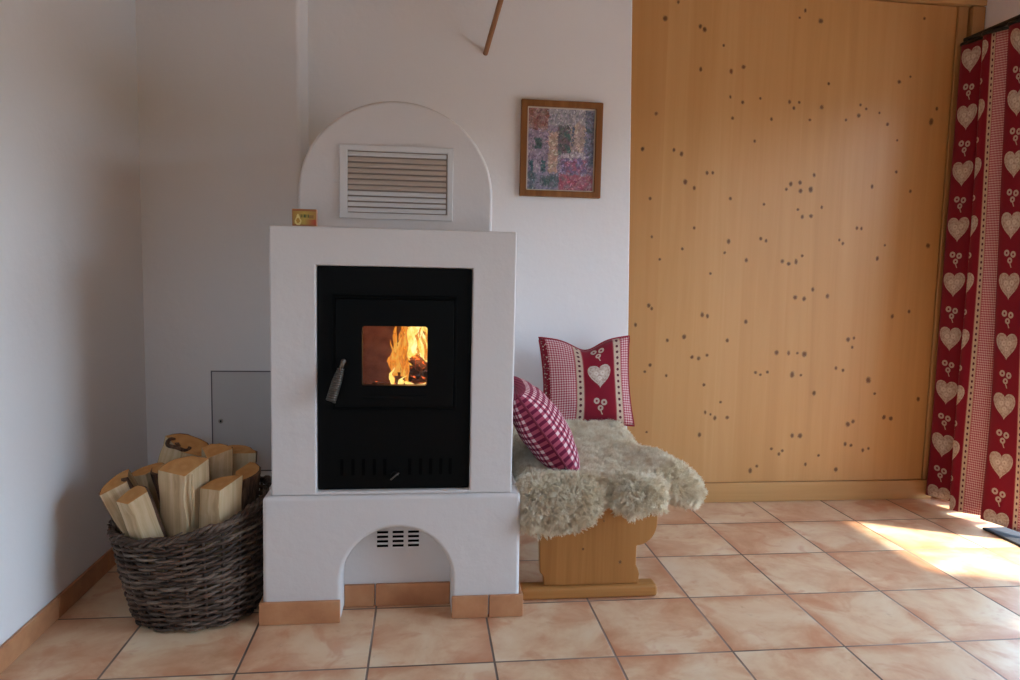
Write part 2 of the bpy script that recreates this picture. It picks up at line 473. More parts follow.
# ------------------------------------------------------------------ pine panel front
KA = "102,42,3;182,60,2;192,67,2;132,5,1;407,40,1;420,24,1;455,48,2.5;690,42,1;758,48,1.6;252,162,1.6;280,152,2;34,174,1.2;82,258,1.5;183,157,1;250,220,1;278,232,1.4;318,223,1.2;255,268,1.4;343,270,1;384,231,1.4;406,232,1.4;394,245,1.4;457,243,1.9;430,272,1.7;473,190,1;545,238,1.2;541,262,2.3;558,247,1;633,186,1.7;658,174,1.2;606,282,2;588,256,1;512,272,1;705,276,2.4;718,247,1;628,318,1;51,338,1.4;122,340,1.6;139,349,1.8;148,412,2.2;168,426,1.6;197,392,1.2;210,392,1.2;68,450,2;250,450,1.6;326,463,1.4;377,429,1.8;387,417,1.6;408,414,1.8;409,433,2.6;432,430,2.3;440,397,1.2;413,492,2;433,490,2.8;457,470,1.4;403,475,1;571,423,1.2;626,390,1.6;658,434,1.6;721,498,1.6;698,557,2;168,517,1;72,537,1;141,564,1.4;246,547,1.6;237,573,1;319,541,1.9;331,546,1.3;286,590,1.7;368,592,2.2;382,598,1.8;399,593,1.6;413,580,1.2;537,517,1.3;547,518,1.3;497,544,1;505,552,1;583,586,1.5;600,556,1;30,606,1;90,588,1;205,620,1;305,320,1;235,103,1"
KB = "397,85,2.8;417,88,2;437,67,1.8;470,82,1.8;65,103,1.4;72,110,1.2;186,124,1.6;198,127,1.3;285,140,1.7;145,174,2.4;107,182,1.3;243,182,1.5;35,147,1.2;355,210,2;382,211,1.4;402,211,1.7;418,213,2.9;163,220,1.5;178,223,1.9;197,216,1.4;68,238,1.7;56,253,1.6;105,262,1.2;307,255,1.6;318,260,1;334,254,1.6;390,260,2.4;410,261,1.6;517,180,2;530,177,1.3;526,198,1.5;489,245,1.2;505,250,1.5;563,272,3;577,303,1.3;617,128,1.8;655,117,1.2;190,283,1.2;228,322,1.6;193,345,1.3;215,358,1.7;243,357,1.8;205,350,1;180,396,1.6;598,356,1.8;614,359,2.3;516,372,2.6;528,366,1.7;440,302,1.6;390,398,2.2;408,398,2.6;343,428,1.7;360,440,1.8;368,432,1.2;510,417,1.9;523,420,1.7;550,431,1.6;563,427,1.5;450,443,1.2;295,477,1.9;310,467,1.4;420,463,1.3;489,475,2;676,315,1.6;60,390,1.3"
CAM = Vector((0, 0, 1.0432)); FPX = 717.33
R_ = Vector((0.99257, -0.11918, 0.02125)).normalized(); W_ = Vector((0.12070, 0.98826, -0.09386)).normalized()
W_.normalize(); U_ = R_.cross(W_).normalized(); R_ = W_.cross(U_).normalized()
def on_wall(px, py, Y):
    d = R_ * (px - 510) - U_ * (py - 340) + W_ * FPX
    return CAM + d * (Y / d.y)
YP = 3.112
panel = empty('pine_panel', (1.68, YP, 0))
tag(panel, 'wide floor-to-ceiling honey pine panel front dotted with dark knots, right of the picture', 'wood panel')
def mat_knot():
    m = Mat('pine_knots', 0.5)
    uv = m.coord('UV'); u, v, _ = m.xyz(uv)
    d = (u * u + v * v).sqrt() + m.noise(m.pos(), 70, 2) * 0.5 - 0.25
    m.color(m.ramp(d, [(0.2, (0.15, 0.058, 0.017)), (0.55, (0.30, 0.135, 0.043)), (1.0, (0.42, 0.23, 0.085))]))
    m.link((1.0 - d.ss(0.25, 1.0)) * 0.85, m.b.inputs['Alpha']); return m.m
M['knot'] = mat_knot()
bm = B(); box(bm, .862, 2.387, YP, YP + .025, .095, 2.283)
uvl = bm.loops.layers.uv.new('UVMap')
rk = random.Random(3)
def knot(px, py, s):
    p = on_wall(px, py, YP)
    if not (.93 < p.x < 2.37 and .11 < p.z < 2.27): return
    rx = (.0052 + .0036 * s) * rk.uniform(.85, 1.15); rz = rx * rk.uniform(.9, 1.45)
    q = [(-1.3, -1.3), (1.3, -1.3), (1.3, 1.3), (-1.3, 1.3)]
    f = bm.faces.new([bm.verts.new((p.x + a * rx, YP - .0006 - rk.random() * .0006, p.z + b * rz)) for a, b in q])
    f.material_index = 1
    for l, (a, b) in zip(f.loops, q): l[uvl].uv = (a, b)
for s, oy in ((KA, 0), (KB, 260)):
    for k in s.split(';'):
        a, b, c = map(float, k.split(',')); knot(620 + a / 2.267, oy + b / 2.267, c)
obj('door_panel', bm, [M['pine_panel'], M['knot']], panel)
obj('plinth', boxbm(.932, 2.44, YP - .012, YP + .03, .001, .093), M['pine_trim'], panel, bevel=.003)
obj('top_rail', boxbm(.876, 2.515, YP - .024, YP + .04, 2.288, ZC - .005), M['pine_trim'], panel, bevel=.003)
obj('side_stile', boxbm(2.394, 2.442, YP - .004, YP + .03, .095, 2.286), M['pine_post'], panel, bevel=.003)
obj('corner_post', boxbm(2.456, 2.517, YP - .016, YP + .04, .002, 2.286), M['pine_post'], panel, bevel=.003)
obj('shadow_gap', boxbm(2.4425, 2.4555, YP + .02, YP + .04, .002, 2.286), M['iron_dark'], panel)  # near-black strip filling the recess, its shade put into the colour

# ------------------------------------------------------------------ masonry stove
stove = empty('masonry_stove', (-.08, 2.1, 0))
tag(stove, 'white plastered masonry stove with rounded hood and black fire door', 'stove')
SP = M['stove_plaster']
ax, ar, az = -.070, .163, .120
notch = [(ax - ar, 0.0)] + [(ax - ar, az)] + arc(ax, az, ar, 180, 0, 28)[1:-1] + [(ax + ar, az), (ax + ar, 0.0)]
def lowered(pts): return pts
bm = B()
prism_xz(bm, [(-.458, 0.001)] + [(p[0], max(p[1], .001)) for p in notch] + [(.300, .001), (.298, .381), (-.456, .381)], 2.086, 2.185)
obj('plinth', bm, SP, stove, bevel=.013, seg=4)
bm = B(); box(bm, -.456, .298, 2.1855, 3.098, .001, .3805); obj('plinth_core', bm, SP, stove)
IN = (-.3035, .1435, .392, 1.052)
bm = B(); ring_xz(bm, (-.4315, .2705,   .3815, 1.161), IN, 2.097, 2.19)
obj('body', bm, SP, stove, bevel=.009, seg=3)
bm = B(); ring_xz(bm, (-.4310, .2700, .3815, 1.1605), (-.235, .075, .62, .97), 2.1905, 2.45); box(bm, -.4270, .2695, 2.4505, 3.098, .3865, 1.1555)
obj('body_core', bm, SP, stove)
HW, HC = .2905, -.0822
hood = [(HC - HW, 1.162), (HC - HW, 1.268)] + arc(HC, 1.268, HW, 180, 0, 44, .278)[1:-1] + [(HC + HW, 1.268), (HC + HW, 1.162)]
bm = B(); prism_xz(bm, hood, 2.222, 3.098)
obj('hood', bm, SP, stove, bevel=.010, seg=3)
# skirting tiles
def skirt(x0, x1, y0, y1, h=.069): obj('skirting_tile', boxbm(x0, x1, y0, y1, .001, h), M['tile'], stove, bevel=.002, seg=1)
skirt(-.466, -.2345, 2.074, 2.0855)
skirt(.0945, .2035, 2.074, 2.0855); skirt(.2075, .3105, 2.074, 2.0855)
skirt(-.2325, -.141, 2.1725, 2.1845, .071); skirt(-.1375, .0925, 2.1725, 2.1845, .071)
skirt(.3005, .3105, 2.0865, 2.40); skirt(.3005, .3105, 2.404, 2.735); skirt(.3005, .3105, 2.739, 3.09)
skirt(-.466, -.4585, 2.0865, 2.40); skirt(-.466, -.4585, 2.404, 2.735); skirt(-.466, -.4585, 2.739, 2.89)
# slots in the recess under the stove
bm = B()
for i in range(3):
    for j in range(4):
        x0 = -.1345 + i * .0475; z0 = .187 + j * .0145
        box(bm, x0, x0 + .034, 2.1835, 2.1853, z0, z0 + .0068)
obj('air_slots', bm, M['black'], stove)
# warm-air grille in the hood
VX0, VX1, VZ0, VZ1 = -.2520, .0865, 1.1945, 1.4115
bm = B(); ring_xz(bm, (VX0, VX1, VZ0, VZ1), (-.2275, .0690, 1.2120, 1.3945), 2.2135, 2.2225)
grille = obj('warm_air_grille', bm, M['white_metal'], stove, bevel=.0025)
obj('grille_back', boxbm(-.2275, .0690, 2.2205, 2.2218, 1.2120, 1.3945), M['tan_gap'], grille)
ns = 11; dz = (1.3935 - 1.2125) / ns
for i in range(ns):
    z0 = 1.2135 + i * dz
    bm = B()
    prism = [(2.2180, z0 + dz * .80), (2.2192, z0 + dz * .80), (2.2160, z0 + dz * .05), (2.2140, z0 + dz * .05), (2.2140, z0 + dz * .30)]
    a = [bm.verts.new((-.2268, p[0], p[1])) for p in prism]; b = [bm.verts.new((.0655, p[0], p[1])) for p in prism]
    bm.faces.new(a); bm.faces.new(b[::-1])
    for k in range(5): bm.faces.new((a[k], b[k], b[(k + 1) % 5], a[(k + 1) % 5]))
    s = obj('slat', bm, M['beige_metal'] if i >= 4 and i < 10 else M['white_metal'], grille)  # upper slats in a tan tone, the topmost white
    if 4 <= i < 10: s['label'] = 'tan slat'
obj('lever', boxbm(-.2700, -.2525, 2.2100, 2.2145, 1.3010, 1.3070), M['white_metal'], grille)

# black fire insert
FI = 2.110
bm = B(); ring_xz(bm, (IN[0] + .002, IN[1] - .002, IN[2] + .002, IN[3] - .002), (-.232, .072, .660, .942), FI, FI + .05)
insert = obj('insert_frame', bm, M['iron'], stove, bevel=.004)
for x in [-.2325, -.2005, -.170, -.1385, -.108] + [-.035, -.003, .027, .057, .085]:
    obj('slot', boxbm(x - .0045, x + .0045, FI - .0012, FI + .001, .437, .486), M['black'], insert)
obj('raised_rim', (lambda b: (ring_xz(b, (-.259, .1005, .634, .9685), (-.249, .0905, .644, .9585), FI - .010, FI - .0003), b)[1])(B()), M['iron_dark'], insert, bevel=.002)
bm = B(); cyl(bm, (-.079, FI - .0005, .437), (-.079, FI - .018, .437), .011, 20)
ash = obj('ash_knob', bm, M['iron'], insert, smooth=False)
bm = B(); tube(bm, [(-.090, FI - .022, .428), (-.079, FI - .020, .437), (-.066, FI - .024, .449)], .0022, 8)
tag(obj('latch_pin', bm, M['steel'], insert, smooth=True), 'shiny steel latch pin')
# door leaf with rounded window
GX0, GX1, GZ0, GZ1 = -.1735, .0135, .7075, .8805
def rrect(x0, x1, z0, z1, r, n=5):
    return arc(x1 - r, z1 - r, r, 0, 90, n) + arc(x0 + r, z1 - r, r, 90, 180, n) + arc(x0 + r, z0 + r, r, 180, 270, n) + arc(x1 - r, z0 + r, r, 270, 360, n)
def framed(bm, o, i, y0, y1):
    inner = rrect(*i, .008); n = len(inner)
    outer = rrect(*o, .003)
    L = [[bm.verts.new((p[0], y, p[1])) for p in pts] for pts, y in ((outer, y0), (inner, y0), (outer, y1), (inner, y1))]
    for k in range(n):
        l = (k + 1) % n
        bm.faces.new((L[0][k], L[0][l], L[1][l], L[1][k])); bm.faces.new((L[2][k], L[3][k], L[3][l], L[2][l]))
        bm.faces.new((L[0][k], L[2][k], L[2][l], L[0][l])); bm.faces.new((L[1][k], L[1][l], L[3][l], L[3][k]))
bm = B(); framed(bm, (-.2485, .0900, .6445, .9580), (GX0, GX1, GZ0, GZ1), 2.094, 2.122)
door = obj('fire_door', bm, M['iron'], stove, bevel=.002, seg=2)
obj('glass', boxbm(GX0 - .01, GX1 + .01, 2.1085, 2.1125, GZ0 - .01, GZ1 + .01), M['glass'], door)
obj('air_slider', boxbm(-.172, .012, 2.0905, 2.0938, .668, .679), M['iron'], door, bevel=.0015)
h0 = Vector((-.226, 2.082, .778)); h1 = Vector((-.258, 2.058, .668)); hd = h1 - h0
bm = B(); cyl(bm, (-.226, 2.0935, .778), h0, .007, 12)
pts = [h0 + hd * t for t in (0, .22)]; tube(bm, [h0 - hd * .06] + pts, .006, 10)
obj('handle_stem', bm, M['steel'], door, smooth=True)
bm = B(); NT, T0 = 15, .18
sp = []
ex = hd.normalized().cross(Vector((0, 1, 0))).normalized(); ey = hd.normalized().cross(ex)
for i in range(NT * 12 + 1):
    t = i / (NT * 12); a = 2 * PI * NT * t; r = .0075 + .0045 * min(1, t * 2.5)
    sp.append(h0 + hd * (T0 + (1 - T0) * t) + ex * math.cos(a) * r + ey * math.sin(a) * r)
tube(bm, sp, .0032, 6)
cyl(bm, h0 + hd * T0, h1, .008, 12)
tag(obj('handle', bm, M['steel'], door, smooth=True), 'coiled steel spring handle')
# firebox
bm = B()
def inbox(bm, x0, x1, y0, y1, z0, z1):
    t = .02
    box(bm, x0 - t, x0, y0, y1, z0, z1); box(bm, x1, x1 + t, y0, y1, z0, z1)
    box(bm, x0 - t, x1 + t, y1, y1 + t, z0, z1); box(bm, x0 - t, x1 + t, y0, y1, z0 - t, z0); box(bm, x0 - t, x1 + t, y0, y1, z1, z1 + t)
inbox(bm, -.215, .055, 2.125, 2.42, .650, .945)
obj('firebox', bm, M['firebrick'], stove)

# burning logs and fire
def charred(a, b, r, label, seed):
    rr = random.Random(seed); bm = B(); a = Vector(a); b = Vector(b)
    pts = [a.lerp(b, i / 8) + Vector((rr.uniform(-.003, .003), rr.uniform(-.003, .003), rr.uniform(-.003, .003))) for i in range(9)]
    tube(bm, pts, [r * rr.uniform(.85, 1.12) for _ in pts], 10)
    return tag(obj('burning_log', bm, M['ember'], smooth=True), label, 'log', 'logs burning in the stove')
charred((-.150, 2.25, .675), (.026, 2.22, .678), .022, 'charred log lying lowest, just behind the stove glass', 1)
charred((-.028, 2.26, .768), (.026, 2.205, .722), .021, 'glowing charred log slanting down to the right behind the stove glass', 2)
charred((-.060, 2.35, .690), (.022, 2.335, .752), .024, 'charred log at the back of the fire, under the tallest flames', 5)
bmh, bmo = B(), B()
def tongue(bm, x, y, z0, h, w, lean, seed, d=.6):
    rr = random.Random(seed); N = 26; ph = rr.uniform(0, 6); ph2 = rr.uniform(0, 6); pts, rad = [], []
    for i in range(N + 1):
        t = i / N
        prof = math.sin(PI * min(1, t * .84 + .16)) ** .9 * (1 - .5 * t)
        rad.append(max(.0005, w * prof * (1 + .30 * math.sin(ph + 11 * t)) * rr.uniform(.85, 1.15)))
        pts.append((min(.051 - rad[-1], x + lean * t * t + w * .75 * math.sin(ph + 6.5 * t) * t + w * .3 * math.sin(ph2 + 15 * t) * t), y + .012 * math.cos(ph2 + 5 * t) * t, z0 + min(h, .935 - z0) * t))
    tube(bm, pts, rad, 12, flat=d)
rf = random.Random(5)
for k in range(13):
    x = rf.uniform(-.035, .038)
    tongue(bmh, x, rf.uniform(2.25, 2.32), rf.uniform(.735, .80), rf.uniform(.08, .16), rf.uniform(.012, .022), rf.uniform(-.015, .02), 100 + k)
for a in [(-.088, 2.215, .672, .075, .0115, -.010, 4), (-.045, 2.20, .672, .035, .018, .01, 6), (-.015, 2.20, .672, .028, .016, .012, 7), (-.064, 2.22, .672, .05, .012, .006, 8)]:
    tongue(bmh, *a)
for k in range(16):
    x = rf.uniform(-.100, .0)
    tongue(bmo, x, rf.uniform(2.24, 2.34), rf.uniform(.68, .76), rf.uniform(.09, .19), rf.uniform(.007, .014), rf.uniform(-.02, .02), 200 + k)
for k in range(5):
    tongue(bmo, rf.uniform(-.03, .035), rf.uniform(2.22, 2.26), rf.uniform(.70, .80), rf.uniform(.05, .11), rf.uniform(.008, .012), rf.uniform(-.02, .02), 300 + k)
fire = empty('fire', (-.02, 2.27, .672))
tag(fire, 'bright yellow and orange fire burning behind the stove window', 'fire', kind='stuff')
obj('hot_flame', bmh, M['flame_hot'], fire, smooth=True)
obj('orange_flame', bmo, M['flame_orange'], fire, smooth=True)

# matchbox on top
mb = empty('matchbox', (-.3385, 2.135, 1.1615))
tag(mb, 'small yellow and orange matchbox on the stove ledge beside the hood', 'matchbox')
x0, x1, z0, z1 = -.3720, -.3048, 1.1617, 1.2100
bm = B(); box(bm, x0, x1, 2.120, 2.142, z0, z1); obj('cover', bm, plain('matchbox_card', (0.46, 0.20, 0.05), .5), mb, bevel=.001)
bm = B(); box(bm, x1 - .0008, x1 + .0006, 2.1215, 2.1405, z0 + .002, z1 - .002); obj('tray_end', bm, plain('matchbox_tray', (0.55, 0.30, 0.22), .6), mb)
def picture_grid(name, nx, nz, x0, x1, z0, z1, y, fn, mat, parent):
    bm = B(); cl = bm.loops.layers.float_color.new('Col')
    vs = [[bm.verts.new((x0 + (x1 - x0) * i / nx, y, z0 + (z1 - z0) * j / nz)) for i in range(nx + 1)] for j in range(nz + 1)]
    for j in range(nz):
        for i in range(nx):
            f = bm.faces.new((vs[j][i], vs[j][i + 1], vs[j + 1][i + 1], vs[j + 1][i]))
            c = fn((i + .5) / nx, (j + .5) / nz)
            for l in f.loops: l[cl] = (*c, 1)
    return obj(name, bm, mat, parent)
def mixc(a, b, t): t = max(0, min(1, t)); return tuple(p + (q - p) * t for p, q in zip(a, b))
def match_fn(s, t):
    c = mixc((0.52, 0.36, 0.06), (0.36, 0.16, 0.03), abs(s - .5) * 1.6)
    if t > .9 or t < .07 or s < .03: c = (0.33, 0.11, 0.03)
    if s > .55 and t < .38 and t >= .07: c = mixc(c, (0.45, 0.06, 0.02), (s - .5) * 2.2)
    # flame drop
    dx, dy = (s - .24) / .15, (t - .32) / .30
    if dy > 0: dx *= 1 + dy * 1.2; dy *= .72
    d = math.hypot(dx, dy)
    if d < 1: c = (0.80, 0.66, 0.25)
    if d < .55 and t < .45: c = (0.50, 0.27, 0.03)
    # dark smudge of worn lettering
    if .36 < s < .70 and .50 < t < .68 and math.sin(s * 105) > -.55: c = (0.07, 0.09, 0.01)
    if .70 < s < .90 and .48 < t < .66: c = mixc(c, (0.20, 0.09, 0.02), .7)
    return c
picture_grid('front_print', 40, 26, x0 + .001, x1 - .001, z0 + .001, z1 - .001, 2.1195, match_fn, M['print'], mb)

# ------------------------------------------------------------------ metal access door in the niche wall
ad = empty('access_door', (-.68, 2.9, .236))
tag(ad, 'flat grey metal access door set in the wall behind the firewood basket', 'access door')
bm = B(); ring_xz(bm, (-.821, -.480, .233, .636), (-.8165, -.4845, .2375, .6315), 2.8965, 2.8995); obj('gap_frame', bm, M['grey_gap'], ad)
obj('door_leaf', boxbm(-.8163, -.4847, 2.8970, 2.8995, .2377, .6313), M['grey_metal'], ad)
p = on_wall(221, 421, 2.897)
bm = B(); cyl(bm, (p.x, 2.8968, p.z), (p.x, 2.892, p.z), .0095, 20); lk = obj('lock', bm, M['brass'], ad)
obj('keyhole', boxbm(p.x - .0035, p.x + .0035, 2.8912, 2.8921, p.z - .0045, p.z + .0045), M['black'], lk)

# ------------------------------------------------------------------ wicker basket
def ellpt(th, t, off=0.0):
    """point on the basket wall: th around, t 0 bottom .. 1 rim"""
    cx = -.668 + (-.697 + .668) * t; cy = 2.212 + (2.262 - 2.212) * t
    a = .172 + (.2215 - .172) * t ** .8; b = .158 + (.204 - .158) * t ** .8
    zr = .292 + .040 * math.cos(th - .25) + .012 * math.cos(2 * th) + .010 * math.sin(th)
    e = 2.25
    c, s = math.cos(th), math.sin(th)
    k = (abs(c) ** e + abs(s) ** e) ** (-1 / e)
    return Vector((cx + (a + off) * c * k, cy + (b + off) * s * k, .008 + zr * t))
bk = empty('wicker_basket', (-.68, 2.23, 0))
tag(bk, 'dark brown woven wicker basket full of firewood beside the stove', 'basket')
NS = 26; rb = random.Random(11)
bm = B(); rows = 31; seg = NS * 5
for r in range(rows):
    t = (r + .5) / rows * .965
    ph = (r % 2) * PI; rw = rb.uniform(.0044, .0066); jit = rb.uniform(0, 6); amp = rb.uniform(.0055, .0080)
    pts = []
    for i in range(seg):
        th = 2 * PI * i / seg
        tt = t + .006 * math.sin(3 * th + jit) + .004 * math.sin(7 * th + jit * 2)
        pts.append(ellpt(th, max(.012, tt), amp * math.cos(NS / 2 * th + ph) + rb.uniform(-.0007, .0007)))
    cut = [rb.choice((0, 0, 0, 1, 1, 2)) for _ in range(14)]; f0 = len(bm.faces)
    tube(bm, pts, [rw * rb.uniform(.82, 1.15) for _ in pts], 6, closed=True, flat=.95)
    bm.faces.ensure_lookup_table()
    for n_, f in enumerate(bm.faces[f0:]): f.material_index = cut[int(n_ / (6 * seg) * 14) % 14]
obj('weave', bm, [M['wicker'], M['wicker_rim'], M['wicker_grey']], bk, smooth=True)
bm = B()
for k in range(NS):
    th = 2 * PI * (k) / NS
    tube(bm, [ellpt(th, t / 10, 0) for t in range(0, 11)], .0046, 6)
obj('stakes', bm, M['wicker'], bk, smooth=True)
bm = B()
for s in range(4):
    pts = []
    for i in range(220):
        th = 2 * PI * i / 220; a = th * 15 + s * PI / 2
        q = ellpt(th, 1.0, .0075 * math.cos(a)); q.z += .0085 * math.sin(a) + .004 * math.sin(4 * th + s)
        pts.append(q)
    tube(bm, pts, [.0058 * rb.uniform(.8, 1.2) for _ in pts], 6, closed=True)
for k in range(46):                                     # loose twig ends along the rim
    th = rb.uniform(0, 2 * PI); q = ellpt(th, .985, .006)
    d = (ellpt(th + .22, 1.0, .012) - q) + Vector((0, 0, rb.uniform(-.02, .03)))
    tube(bm, [q, q + d * .5 + Vector((0, 0, .003)), q + d * rb.uniform(.8, 1.25)], [.004, .0035, .002], 6)
obj('rim', bm, M['wicker_rim'], bk, smooth=True)
bm = B()
vs = [bm.verts.new(ellpt(2 * PI * i / 48, 0.02, -.004)) for i in range(48)]; vt = [bm.verts.new(v.co + Vector((0, 0, .01))) for v in vs]
bm.faces.new(vs[::-1]); bm.faces.new(vt)
for i in range(48): bm.faces.new((vs[i], vs[(i + 1) % 48], vt[(i + 1) % 48], vt[i]))
obj('base', bm, M['wicker'], bk)

# ------------------------------------------------------------------ firewood
def firewood(top, bottom, r, a0, sweep, label, seed, skew=(0, 0)):
    """a split log: wedge with two split faces meeting at the heart and a bark-covered round side"""
    rr = random.Random(seed)
    top = Vector(top); bot = Vector(bottom); ax_ = top - bot; L = ax_.length
    q = Vector((0, 0, 1)).rotation_difference(ax_)
    o = empty('firewood_log', bot)
    N, K = 9, 8
    def section(z, jr):
        pts = [Vector((rr.uniform(-.004, .004), rr.uniform(-.004, .004), z))]
        for i in range(N + 1):
            a = math.radians(a0 + sweep * i / N)
            rad = r * (1 + .05 * math.sin(3 * a + seed)) * (1 + rr.uniform(-.03, .03))
            pts.append(Vector((math.cos(a) * rad, math.sin(a) * rad, z)))
            if i == 0 or i == N:
                pass
        return pts
    cx = math.cos(math.radians(a0 + sweep / 2)) * r * .5; cy = math.sin(math.radians(a0 + sweep / 2)) * r * .5
    bm = B(); S = []
    for k in range(K + 1):
        z = L * k / K; s = section(z, 0)
        if k in (0, K):
            for v in s: v.z += skew[0] * v.x + skew[1] * v.y
        S.append([bm.verts.new(Vector((v.x - cx, v.y - cy, v.z))) for v in s])
    n = N + 2
    for k in range(K):
        for i in range(n):
            f = bm.faces.new((S[k][i], S[k][(i + 1) % n], S[k + 1][(i + 1) % n], S[k + 1][i])); f.material_index = 0
    f = bm.faces.new(S[0][::-1]); f.material_index = 1
    f = bm.faces.new(S[K]); f.material_index = 1
    bmb = B(); T = []
    for k in range(K + 1):
        row = []
        for i in range(N + 1):
            c = S[k][i + 1].co; a = math.radians(a0 + sweep * i / N)
            d = Vector((math.cos(a), math.sin(a), 0)); e = .0012 if i in (0, N) else rr.uniform(.004, .0075)
            row.append((bmb.verts.new(c + d * .0004), bmb.verts.new(c + d * e + Vector((0, 0, -.002 if k == K else 0)))))
        T.append(row)
    for k in range(K):
        for i in range(N):
            bmb.faces.new((T[k][i][1], T[k][i + 1][1], T[k + 1][i + 1][1], T[k + 1][i][1]))
    for i in range(N):
        bmb.faces.new((T[K][i][0], T[K][i][1], T[K][i + 1][1], T[K][i + 1][0])); bmb.faces.new((T[0][i][0], T[0][i + 1][0], T[0][i + 1][1], T[0][i][1]))
    for k in range(K):
        for i in (0, N):
            bmb.faces.new((T[k][i][0], T[k + 1][i][0], T[k + 1][i][1], T[k][i][1]))
    for b_, nm, mt in ((bm, 'split_wood', [M['log_side'], M['log_end']]), (bmb, 'bark', [M['bark']])):
        me = bpy.data.meshes.new(nm); bmesh.ops.recalc_face_normals(b_, faces=b_.faces[:]); b_.to_mesh(me); b_.free()
        for mm in mt: me.materials.append(mm)
        c = bpy.data.objects.new(nm, me); COL.objects.link(c); c.parent = o
    o.rotation_mode = 'QUATERNION'; o.rotation_quaternion = q
    return tag(o, label, 'log', 'firewood in the wicker basket')
LOGS = [
    ((-0.684, 2.135, 0.451), (-0.692, 2.171, 0.203), 0.088, 55, 102, 'broad pale split log at the centre front of the basket', 1, (0.1, 0.3)),
    ((-0.627, 2.238, 0.471), (-0.649, 2.287, 0.159), 0.072, 27, 92, 'pale split log standing behind and right of the broad central one', 2, (0.25, 0.25)),
    ((-0.882, 2.172, 0.402), (-0.749, 2.206, 0.092), 0.068, 97, 110, 'tilted split log at the left edge, leaning towards the wall', 3, (-0.12, 0.25)),
    ((-0.814, 2.106, 0.377), (-0.724, 2.138, 0.055), 0.054, 20, 130, 'orange-topped split log at the left front over the rim', 4, (0.1, 0.45)),
    ((-0.772, 2.242, 0.433), (-0.698, 2.274, 0.104), 0.060, 180, 130, 'reddish bark-covered log behind the two left ones', 5, (0, 0.2)),
    ((-0.728, 2.327, 0.473), (-0.797, 2.387, 0.288), 0.080, 7, 140, 'thick notched log at the back centre, tallest of the basket', 6, (0, 0.2)),
    ((-0.580, 2.129, 0.404), (-0.604, 2.168, 0.040), 0.074, 50, 100, 'split log right of the central one, above the rising rim', 7, (0.3, 0.25)),
    ((-0.534, 2.233, 0.412), (-0.567, 2.271, 0.131), 0.064, 281, 140, 'split log at the right edge, next to the stove', 8, (0.2, 0.15)),
    ((-0.591, 2.358, 0.448), (-0.601, 2.345, 0.232), 0.072, 11, 140, 'log at the back right, below the grey access door', 9, (0, 0.2)),
    ((-0.852, 2.294, 0.402), (-0.800, 2.297, 0.147), 0.066, 56, 120, 'dark log at the back left corner of the basket', 10, (0, 0.2)),
]
made = [firewood(*a) for a in LOGS]
def on_log(k, name, pts, r, m):
    o = made[k]; bm = B(); tube(bm, pts, r, 8)
    me = bpy.data.meshes.new(name); bmesh.ops.recalc_face_normals(bm, faces=bm.faces[:]); bm.to_mesh(me); bm.free(); me.materials.append(m)
    for p in me.polygons: p.use_smooth = True
    c = bpy.data.objects.new(name, me); COL.objects.link(c); c.parent = o
def log_top(k): return (Vector(LOGS[k][0]) - Vector(LOGS[k][1])).length
zt = log_top(5)
on_log(5, 'bark_curl', [(-.030 + .034 * math.cos(a), -.012 + .022 * math.sin(a), zt + .004 + .004 * math.sin(3 * a)) for a in [2.2 + i * .3 for i in range(15)]], .0065, M['bark'])
on_log(5, 'knot_hole', [(-.034, -.014, zt - .004), (-.026, -.008, zt + .0025)], [.016, .010], M['bark'])
zt = log_top(2)
on_log(2, 'bark_strip', [(.030, .000, zt - .06), (.028, -.004, zt + .006), (.020, -.010, zt + .010)], [.007, .009, .004], M['bark'])
zt = log_top(0)
on_log(0, 'splinter', [(.030, -.034, zt - .16), (.033, -.036, zt - .06), (.031, -.033, zt + .003)], [.003, .005, .0025], M['log_side'])

# ------------------------------------------------------------------ bench
bench = empty('wooden_bench', (.55, 2.6, 0))
tag(bench, 'pine wooden bench with scalloped end board, between the stove and the pine panel', 'bench')
prof = [(.372, .315), (.379, .112), (.381, .086), (.391, .074), (.395, .041)]
prof += [(.706, .041), (.710, .072)] + [(.704, .090), (.697, .104), (.697, .158)] + arc(.697, .240, .066, -90, 0, 9, .072)[0:] + [(.765, .315)]
def end_board(name, y):
    bm = B(); prism_xz(bm, prof[::-1], y, y + .028)
    uvl = bm.loops.layers.uv.new('UVMap')
    for px, py, rx, rz in ((583, 549, .005, .006), (620, 562, .0065, .0085), (549, 531, .0065, .010), (604, 521, .004, .005)):
        p = on_wall(px, py, 2.190); q = [(-1.3, -1.3), (1.3, -1.3), (1.3, 1.3), (-1.3, 1.3)]
        f = bm.faces.new([bm.verts.new((p.x + a * rx, y - .0006, p.z + b * rz)) for a, b in q]); f.material_index = 1
        for l, (a, b) in zip(f.loops, q): l[uvl].uv = (a, b)
    return obj(name, bm, [M['bench'], M['knot']], bench, bevel=.004, seg=2)
end_board('end_board', 2.190); end_board('end_board', 3.02)
def foot(y):
    bm = B(); box(bm, .318, .768, y, y + .06, .0005, .0405); return obj('foot', bm, M['bench_x'], bench, bevel=.010, seg=3)
foot(2.174); foot(3.004)
obj('seat', boxbm(.318, .790, 2.165, 3.085, .3155, .342), M['bench_y'], bench, bevel=.006)
obj('stretcher', boxbm(.545, .570, 2.2185, 3.0195, .14, .22), M['bench_y'], bench, bevel=.003)

